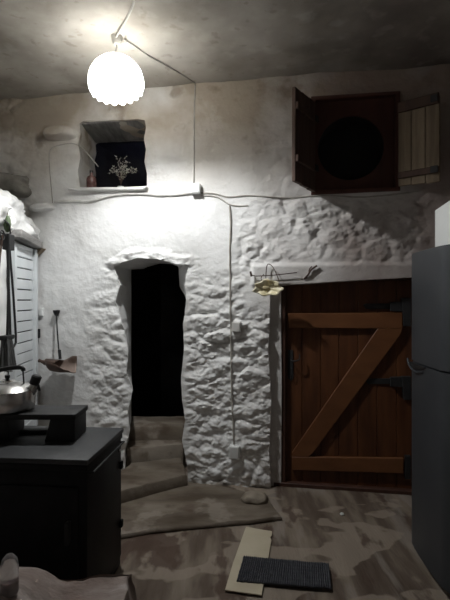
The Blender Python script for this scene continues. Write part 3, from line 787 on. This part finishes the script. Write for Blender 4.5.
# body: half round trough, closed left end, long lip to the right
A = shp(46, 363, .11); B = shp(76, 366, .14); ax = (B-A); L = ax.length; ax.normalize()
side = Vector((NX, NY, 0)); side = (side-ax*side.dot(ax)).normalized(); upv = ax.cross(side); upv = upv if upv.z > 0 else -upv
bm = bmesh.new(); rows = []
for i in range(17):
    t = i/16; r = .062*sm(-.15, .22, t)*(1+.30*t) ; cut = 1.0 if t < .45 else 1-.75*sm(.45, 1, t)
    row = []
    for k in range(13):
        a = math.pi*(k/12); sx = math.cos(a); sz_ = math.sin(a)
        lift = (1-sz_)*(.012+.035*(1-cut)*0)
        zz = -r*sz_*1.25 + (.0 if t < .5 else .02*sm(.5, 1, t)*(sz_))
        ro = .75*sm(.30, .85, t); sx, zz = sx*math.cos(ro)+zz/r*math.sin(ro)*1.0, zz*math.cos(ro)-sx*r*math.sin(ro)
        row.append(A+ax*(t*L - (.045*(abs(sx)) if t > .6 else 0)*sm(.6, 1, t))+side*(r*sx)+upv*(zz+.02))
    rows.append([bm.verts.new(q) for q in row])
for X, Y in zip(rows, rows[1:]):
    for k in range(12): bm.faces.new((X[k], X[k+1], Y[k+1], Y[k]))
bm.faces.new(rows[0])
# hood over the rear half
hood = []
for i in range(8):
    t = i/16; r = .062*sm(-.15, .22, t)*(1+.30*t); hood.append([bm.verts.new(A+ax*(t*L+.0)+side*(r*math.cos(math.pi*k/8))+upv*(.018*math.sin(math.pi*k/8)*(1-.5*t)+.02)) for k in range(9)])
for X, Y in zip(hood, hood[1:]):
    for k in range(8): bm.faces.new((X[k+1], X[k], Y[k], Y[k+1]))
ob = link('trough', bm, M['rust'], so, True); ob.data.materials.append(M['rustin']); md = ob.modifiers.new('t', 'SOLIDIFY'); md.thickness = .004; md.material_offset = 1
bm = bmesh.new(); tube(bm, [A+ax*.0, A-ax*.05+upv*.012, A-ax*.07+upv*.015], [.022, .012, .016], 10); link('end_knob', bm, M['rust'], so, True)

# ------------------------------------------------------------------ hanging shell with wire and twigs
hsx = shp(268, 288, .06)
he = tag(empty('shell_ornament', hsx), 'cream scallop-edged shell hung by wire at the corner of the plank door', 'ornament')
bm = bmesh.new(); rings = []
for j in range(9):
    t = j/8; ring_ = []
    for k in range(40):
        a = 2*math.pi*k/40; wv = 1+.10*math.sin(a*7+1)*t+.06*math.sin(a*3)*t
        px_ = 268+14.5*t*math.cos(a)*wv; py_ = 288+8.2*t*math.sin(a)*wv
        ring_.append(bm.verts.new(shp(px_, py_, .055+.035*t*t+.008*math.sin(a*7)*t)))
    rings.append(ring_)
for X, Y in zip(rings, rings[1:]):
    for k in range(40): bm.faces.new((X[k], X[(k+1) % 40], Y[(k+1) % 40], Y[k]))
bmesh.ops.remove_doubles(bm, verts=bm.verts[:], dist=.0005)
ob = link('shell', bm, M['shell'], he, True, 80); md = ob.modifiers.new('t', 'SOLIDIFY'); md.thickness = .008
bm = bmesh.new(); lathe(bm, [(.001, .006), (.020, .005), (.030, 0), (.018, -.01), (.001, -.012)], Matrix.Translation(shp(266, 288, .078)) @ Matrix.Rotation(math.pi/2, 4, 'X') @ Matrix.Scale(.55, 4, (0, 1, 0)), 16,
    ); link('hollow', bm, M['shellin'], he, True)
bm = bmesh.new(); tube(bm, smooth_path([shp(x, y, n) for x, y, n in ((266, 282, .07), (266, 274, .06), (267.5, 264.5, .055), (272, 266, .06), (276, 273, .065), (279, 281, .075))], .012), .0035, 6); 
tube(bm, smooth_path([shp(263, 282, .07), shp(261, 278, .06), shp(264, 274, .06)], .01), .003, 6); link('wire', bm, M['twig'], he, True)
bm = bmesh.new(); tube(bm, smooth_path([shp(251, 274, .06), shp(255, 276, .05), (shp(275, 275, .055)), shp(297, 272.5, .06)], .02), [.006]*1+[.0042]*400 if False else .0042, 6)
tube(bm, [shp(250.5, 271.5, .06), shp(251.5, 276.5, .06)], .008, 6); link('twig', bm, M['twig'], he, True)
tw = tag(empty('driftwood_twig', shp(305, 278, .03)), 'short dark forked twig fixed on the lintel above the plank door', 'twig')
bm = bmesh.new(); tube(bm, smooth_path([shp(304, 279, .036), shp(308, 275, .045), shp(311, 270, .05), shp(317, 265.5, .05)], .01), .0075, 8); tube(bm, smooth_path([shp(309, 273, .045), shp(309.5, 269, .05), shp(312, 266.5, .05)], .01), .005, 8)
link('branch', bm, M['twig'], tw, True)

# ------------------------------------------------------------------ stove with trivet and kettle
ang = -math.atan2(.047, .54)*.0
p_r = Vector((-.578, 2.66)); p_f = Vector((-.625, 2.12))
rz = -math.atan2(p_r.x-p_f.x, p_r.y-p_f.y)
SR = Matrix.Rotation(rz, 4, 'Z')
def SLc(x, y, z): return Matrix.Translation((p_f.x, p_f.y, 0)) @ SR @ Vector((x, y, z))   # x<=0 to the left, y>=0 to the back
SM = Matrix.Translation((p_f.x, p_f.y, 0)) @ SR
SD = (p_r-p_f).length; SW = .92
st = tag(empty('cast_iron_stove', SLc(-SW/2, SD/2, 0), rz), 'black cast-iron cooking stove with a flat grey top at lower left', 'stove')
def sbox(name, c, size, m, b=.004, par=st):
    bm = bmesh.new(); box(bm, SM @ Vector(c), size, SR, b); return link(name, bm, m, par, True)
sbox('top_plate', (-SW/2, SD/2, .757), (SW, SD, .026), M['stovetop'], .006)
sbox('body', (-SW/2-.005, SD/2+.005, .395), (SW-.012, SD-.03, .70), M['stove'], .01)
sbox('plinth', (-SW/2-.005, SD/2+.005, .025), (SW-.02, SD-.05, .05), M['stove'], .004)
sbox('apron', (-SW/2, SD/2, .728), (SW-.012, SD-.012, .03), M['stove'], .004)
for (cx, w_, z0_, z1_) in ((-.25, .40, .12, .64), (-.67, .36, .36, .64), (-.67, .36, .10, .32)):
    d_ = sbox('stove_door', (cx, .018, (z0_+z1_)/2), (w_, .025, z1_-z0_), M['stove'], .008)
    sbox('handle', (cx+w_/2-.04, -.012, (z0_+z1_)/2+.06), (.02, .04, .10), M['iron'], .005, d_)
bm = bmesh.new(); tube(bm, [SLc(-.015, .04, .695), SLc(.010, .04, .70), SLc(.010, SD-.03, .70), SLc(-.015, SD-.03, .695)], .005, 8); link('towel_rail', bm, M['iron'], st, True)
for zz_ in (.57, .24):
    bm = bmesh.new(); box(bm, SLc(-.004, SD-.035, zz_), (.016, .03, .04), SR, .004); link('hinge', bm, M['stove'], st, True)
bm = bmesh.new(); box(bm, SLc(-.001, SD-.08, .665), (.012, .012, .016), SR, .003); link('rail_bracket', bm, M['steel'], st, True)
# trivet
TZ = .770
tv = tag(empty('trivet', Vector((-1.05, 2.50, TZ))), 'thick black iron trivet bench standing on the stove top', 'trivet')
def tb(name, x0, x1, y0_, y1_, z0_, z1_, b=.006, taper=0):
    bm = bmesh.new(); r = bmesh.ops.create_cube(bm, size=1, matrix=Matrix.Translation(((x0+x1)/2, (y0_+y1_)/2, (z0_+z1_)/2)) @ Matrix.Diagonal((x1-x0, y1_-y0_, z1_-z0_, 1)))
    for v in r['verts']:
        if v.co.z < (z0_+z1_)/2 and v.co.x < (x0+x1)/2: v.co.x -= taper
    bev(bm, r['verts'], b); return link(name, bm, M['iron'], tv, True)
tb('top_plate', -1.34, -.765, 2.38, 2.60, .885, .915)
tb('leg', -.90, -.772, 2.39, 2.59, TZ, .886, .006, .03)
tb('leg', -1.33, -1.115, 2.39, 2.59, TZ, .886, .006)
tb('stretcher', -1.13, -.86, 2.53, 2.585, TZ, .792, .004)
# kettle
kc = Vector((-1.165, 2.49, .915)); KM = Matrix.Translation(kc)
kt = tag(empty('kettle', kc), 'shiny steel kettle with black handle standing on the black trivet', 'kettle')
bm = bmesh.new(); lathe(bm, [(.001, 0), (.122, 0), (.137, .008), (.143, .03), (.145, .09), (.140, .108), (.115, .128), (.066, .146), (.048, .150), (.001, .150)], KM, 48); link('body', bm, M['steel'], kt, True, 35)
bm = bmesh.new(); lathe(bm, [(.001, .160), (.030, .158), (.046, .148), (.050, .142), (.001, .142)], KM, 32); lid = link('lid', bm, M['steel'], kt, True)
bm = bmesh.new(); lathe(bm, [(.001, .185), (.013, .183), (.014, .172), (.008, .158), (.001, .158)], KM, 20); link('knob', bm, M['blackplastic'], lid, True)
bm = bmesh.new(); tube(bm, [kc+Vector((.11, 0, .085)), kc+Vector((.138, 0, .110)), kc+Vector((.150, 0, .140))], [.036, .026, .020], 16); link('spout', bm, M['steel'], kt, True)
bm = bmesh.new(); tube(bm, [kc+Vector((.142, 0, .135)), kc+Vector((.158, 0, .175)), kc+Vector((.160, 0, .182))], [.026, .027, .020], 12)
box(bm, kc+Vector((.166, 0, .122)), (.014, .012, .05), Matrix.Rotation(-.3, 4, 'Y'), .003); link('spout_cap', bm, M['blackplastic'], kt, True)
hd = bmesh.new(); tube(hd, smooth_path([kc+Vector(v) for v in ((.088, 0, .125), (.086, 0, .17), (.082, 0, .218))], .02), .0045, 8); link('handle_bracket', hd, M['blackplastic'], kt, True)
hd = bmesh.new(); tube(hd, smooth_path([kc+Vector(v) for v in ((-.088, 0, .125), (-.086, 0, .17), (-.082, 0, .200))], .02), .0045, 8); hh_ = link('handle_bracket', hd, M['blackplastic'], kt, True)
bm = bmesh.new(); tube(bm, smooth_path([kc+Vector(v) for v in ((.086, 0, .205), (.078, 0, .222), (.03, 0, .222), (-.04, 0, .210), (-.088, 0, .190))], .015), .012, 10); link('handle', bm, M['blackplastic'], kt, True)

# ------------------------------------------------------------------ foreground ledge and jar
def dledge(p, n):
    q = p.copy()
    q += n*(.045*noise.noise(p*3.0)+.022*noise.noise(p*8)+.008*noise.noise(p*20))
    q.z += (p.z/.44)**3*(.024-.062*sm(-.80, -.63, p.x)+.03*sm(-.60, -.48, p.x))
    if n.z > .1:
        q.z += .014*N3(p.x*6, p.y*5, 2)
        if n.x != 0 or n.y != 0: q.z -= .02
    if n.x > .1: q.x += .02*N3(p.y*5, p.z*5, 8)
    return q
bm = boxgrid(-1.35, -.355, 1.15, 1.88, -.01, .44, .03, dledge)
tag(link('plastered_ledge', bm, M['ledge'], None, True, 70), 'low rough pinkish plastered stone ledge in the near left corner', 'ledge')
jc = PP(9.5, 584, 1.66); jc.z = .45
jr = tag(empty('glass_jar', jc), 'small clear glass jar glinting on the ledge at the bottom left corner', 'jar')
bm = bmesh.new(); lathe(bm, [(.001, 0), (.026, 0), (.031, .01), (.031, .10), (.026, .125), (.012, .142), (.001, .146)], Matrix.Translation(jc), 28); ob = link('body', bm, M['glass'], jr, True)
bm = bmesh.new(); lathe(bm, [(.001, .004), (.024, .004), (.025, .05), (.001, .055)], Matrix.Translation(jc), 20); link('contents', bm, M['lid'], jr, True)

# ------------------------------------------------------------------ fridge with white box
fF = Vector((1.106, 2.81)); fN = Vector((1.083, 2.285))
fr = -math.atan2(fF.x-fN.x, fF.y-fN.y)
FM = Matrix.Translation((fN.x, fN.y, 0)) @ Matrix.Rotation(fr, 4, 'Z')      # x>0 into the body, y>0 to the far end
FL = (fF-fN).length; FH = 1.775
fg = tag(empty('refrigerator', FM @ Vector((.3, FL/2, 0)), fr), 'tall dark grey two-door refrigerator at the right edge', 'refrigerator')
FR = Matrix.Rotation(fr, 4, 'Z')
bm = bmesh.new(); box(bm, FM @ Vector((.345, FL/2, FH/2+.015)), (.57, FL-.006, FH-.03), FR, .008); link('cabinet', bm, M['fridgeside'], fg, True)
bm = bmesh.new(); box(bm, FM @ Vector((.34, FL/2, .02)), (.50, FL-.04, .04), FR, .003); link('plinth', bm, M['blackplastic'], fg, True)
def fdoor(z0_, z1_):
    bm = bmesh.new(); K = 14; bot = []; topv = []
    prof = [(.052, 0)]+[(.012*(2*k/K-1)**2+(.012 if k in (0, K) else 0), FL*k/K) for k in range(K+1)]+[(.052, FL)]
    A = [bm.verts.new(FM @ Vector((x, y, z0_))) for x, y in prof]; B = [bm.verts.new(FM @ Vector((x, y, z1_))) for x, y in prof]
    bm.faces.new(A[::-1]); bm.faces.new(B); k = len(prof)
    for i in range(k): bm.faces.new((A[i], A[(i+1) % k], B[(i+1) % k], B[i]))
    es = [e for e in bm.edges if (e.verts[0] in A and e.verts[1] in A) or (e.verts[0] in B and e.verts[1] in B)]
    bmesh.ops.bevel(bm, geom=es, offset=.006, segments=2, affect='EDGES')
    return link('door', bm, M['fridge'], fg, True, 30)
seam = 1.138
d1 = fdoor(seam+.004, FH); d2 = fdoor(.05, seam-.004)
bm = bmesh.new(); K = 12
A = []; B = []
for k in range(K+1):
    t = k/K; y = FL-.035-.24*t; th_ = .030*math.sin(math.pi*min(1, t*1.0))**.7*(1-.5*t)
    A.append((y, seam-.006)); B.append((y, seam-.006-th_-.004))
poly = A+B[::-1]
def ff(s, z, n): return FM @ Vector((n, s, z))
prism(bm, poly, -.006, .02, 0, ff); h1 = link('handle_recess', bm, M['blackplastic'], d2)
bm = bmesh.new(); tube(bm, [FM @ Vector((-.006, FL-.012, seam+.01)), FM @ Vector((-.010, FL-.04, seam-.018)), FM @ Vector((-.012, FL-.10, seam-.042)), FM @ Vector((-.012, FL-.17, seam-.050)), FM @ Vector((-.006, FL-.25, seam-.034))], [.006, .007, .006, .005, .003], 8)
link('handle', bm, M['fridge'], d2, True)
bm = bmesh.new(); box(bm, Vector((1.40, 2.53, FH+.003+.125)), (.40, .34, .25), Matrix.Rotation(-math.atan2(.053, .31), 4, 'Z'), .008)
wb = link('storage_box', bm, M['white'], None, True); tag(wb, 'plain white box standing on top of the refrigerator', 'box')

# ------------------------------------------------------------------ floor things
def onfloor(pts, n0, n1, name, m, sub=0):
    bm = bmesh.new()
    P = [GP(x, y, .0) for x, y in pts]
    A = [bm.verts.new((p.x, p.y, n0)) for p in P]; B = [bm.verts.new((p.x, p.y, n1)) for p in P]; k = len(P)
    bm.faces.new(A[::-1]); bm.faces.new(B)
    for i in range(k): bm.faces.new((A[i], A[(i+1) % k], B[(i+1) % k], B[i]))
    return link(name, bm, m)
ob = onfloor([(246, 527.5), (259, 530), (272, 532), (272, 536), (270, 538), (271.5, 541), (268, 560), (261.5, 596), (225, 591), (233, 564)], .001, .006, 'card_sheet', M['paper'])
tag(ob, 'cream sheet of card lying on the floor partly under the ribbed mat', 'card')
bm = bmesh.new(); P = [GP(243.5, 558.5), GP(329, 566), GP(331.5, 591), (GP(236.5, 583))]
nx, ny = 84, 14; g = []
for i in range(nx+1):
    row = []
    for j in range(ny+1):
        u, v = i/nx, j/ny; e_u = .004*N3(i*.3, j*.5, 2)
        p = (P[0].lerp(P[1], u)).lerp(P[3].lerp(P[2], u), v); row.append(bm.verts.new((p.x+e_u, p.y+e_u, .012+.007*(i % 2)+.003*(j % 2)+.004*N3(u*6, v*4, 3))))
    g.append(row)
for i in range(nx):
    for j in range(ny): bm.faces.new((g[i][j], g[i][j+1], g[i+1][j+1], g[i+1][j]))
r = bmesh.ops.extrude_face_region(bm, geom=bm.faces[:])
for v in r['geom']:
    if isinstance(v, bmesh.types.BMVert): v.co.z = .0065
tag(link('rubber_mat', bm, M['mat']), 'small dark blue-grey ribbed mat lying across the cream card', 'mat')
p = GP(255, 503.5, .0)
tag(rock('flat_stone', (p.x, p.y, .040), (.100, .080, .040), 5, .12, M['pebble'], 4, .3), 'flat round stone on the floor at the foot of the pillar', 'stone')
p = GP(342, 514.5, .0)
bm = bmesh.new(); lathe(bm, [(.001, .009), (.011, .008), (.015, 0), (.001, -.004)], Matrix.Translation((p.x, p.y, .002)), 16)
tag(link('metal_disc', bm, M['white'], None, True), 'tiny shiny metal disc on the floor before the plank door', 'disc')

# ------------------------------------------------------------------ world, camera, view
w = bpy.data.worlds.new('night'); C.world = w; w.use_nodes = True
w.node_tree.nodes['Background'].inputs[0].default_value = (.55, .6, .75, 1); w.node_tree.nodes['Background'].inputs[1].default_value = .006
cam = bpy.data.cameras.new('camera'); co = bpy.data.objects.new('camera', cam); COL.objects.link(co)
co.location = (0, 0, CH); co.rotation_euler = (math.pi/2, 0, 0)
cam.sensor_fit = 'VERTICAL'; cam.sensor_height = 36; cam.lens = 36*F/600; cam.clip_start = .05
C.camera = co
C.view_settings.view_transform = 'Standard'; C.view_settings.look = 'None'; C.view_settings.gamma = 1
C.view_settings.use_curve_mapping = False; C.view_settings.exposure = 0
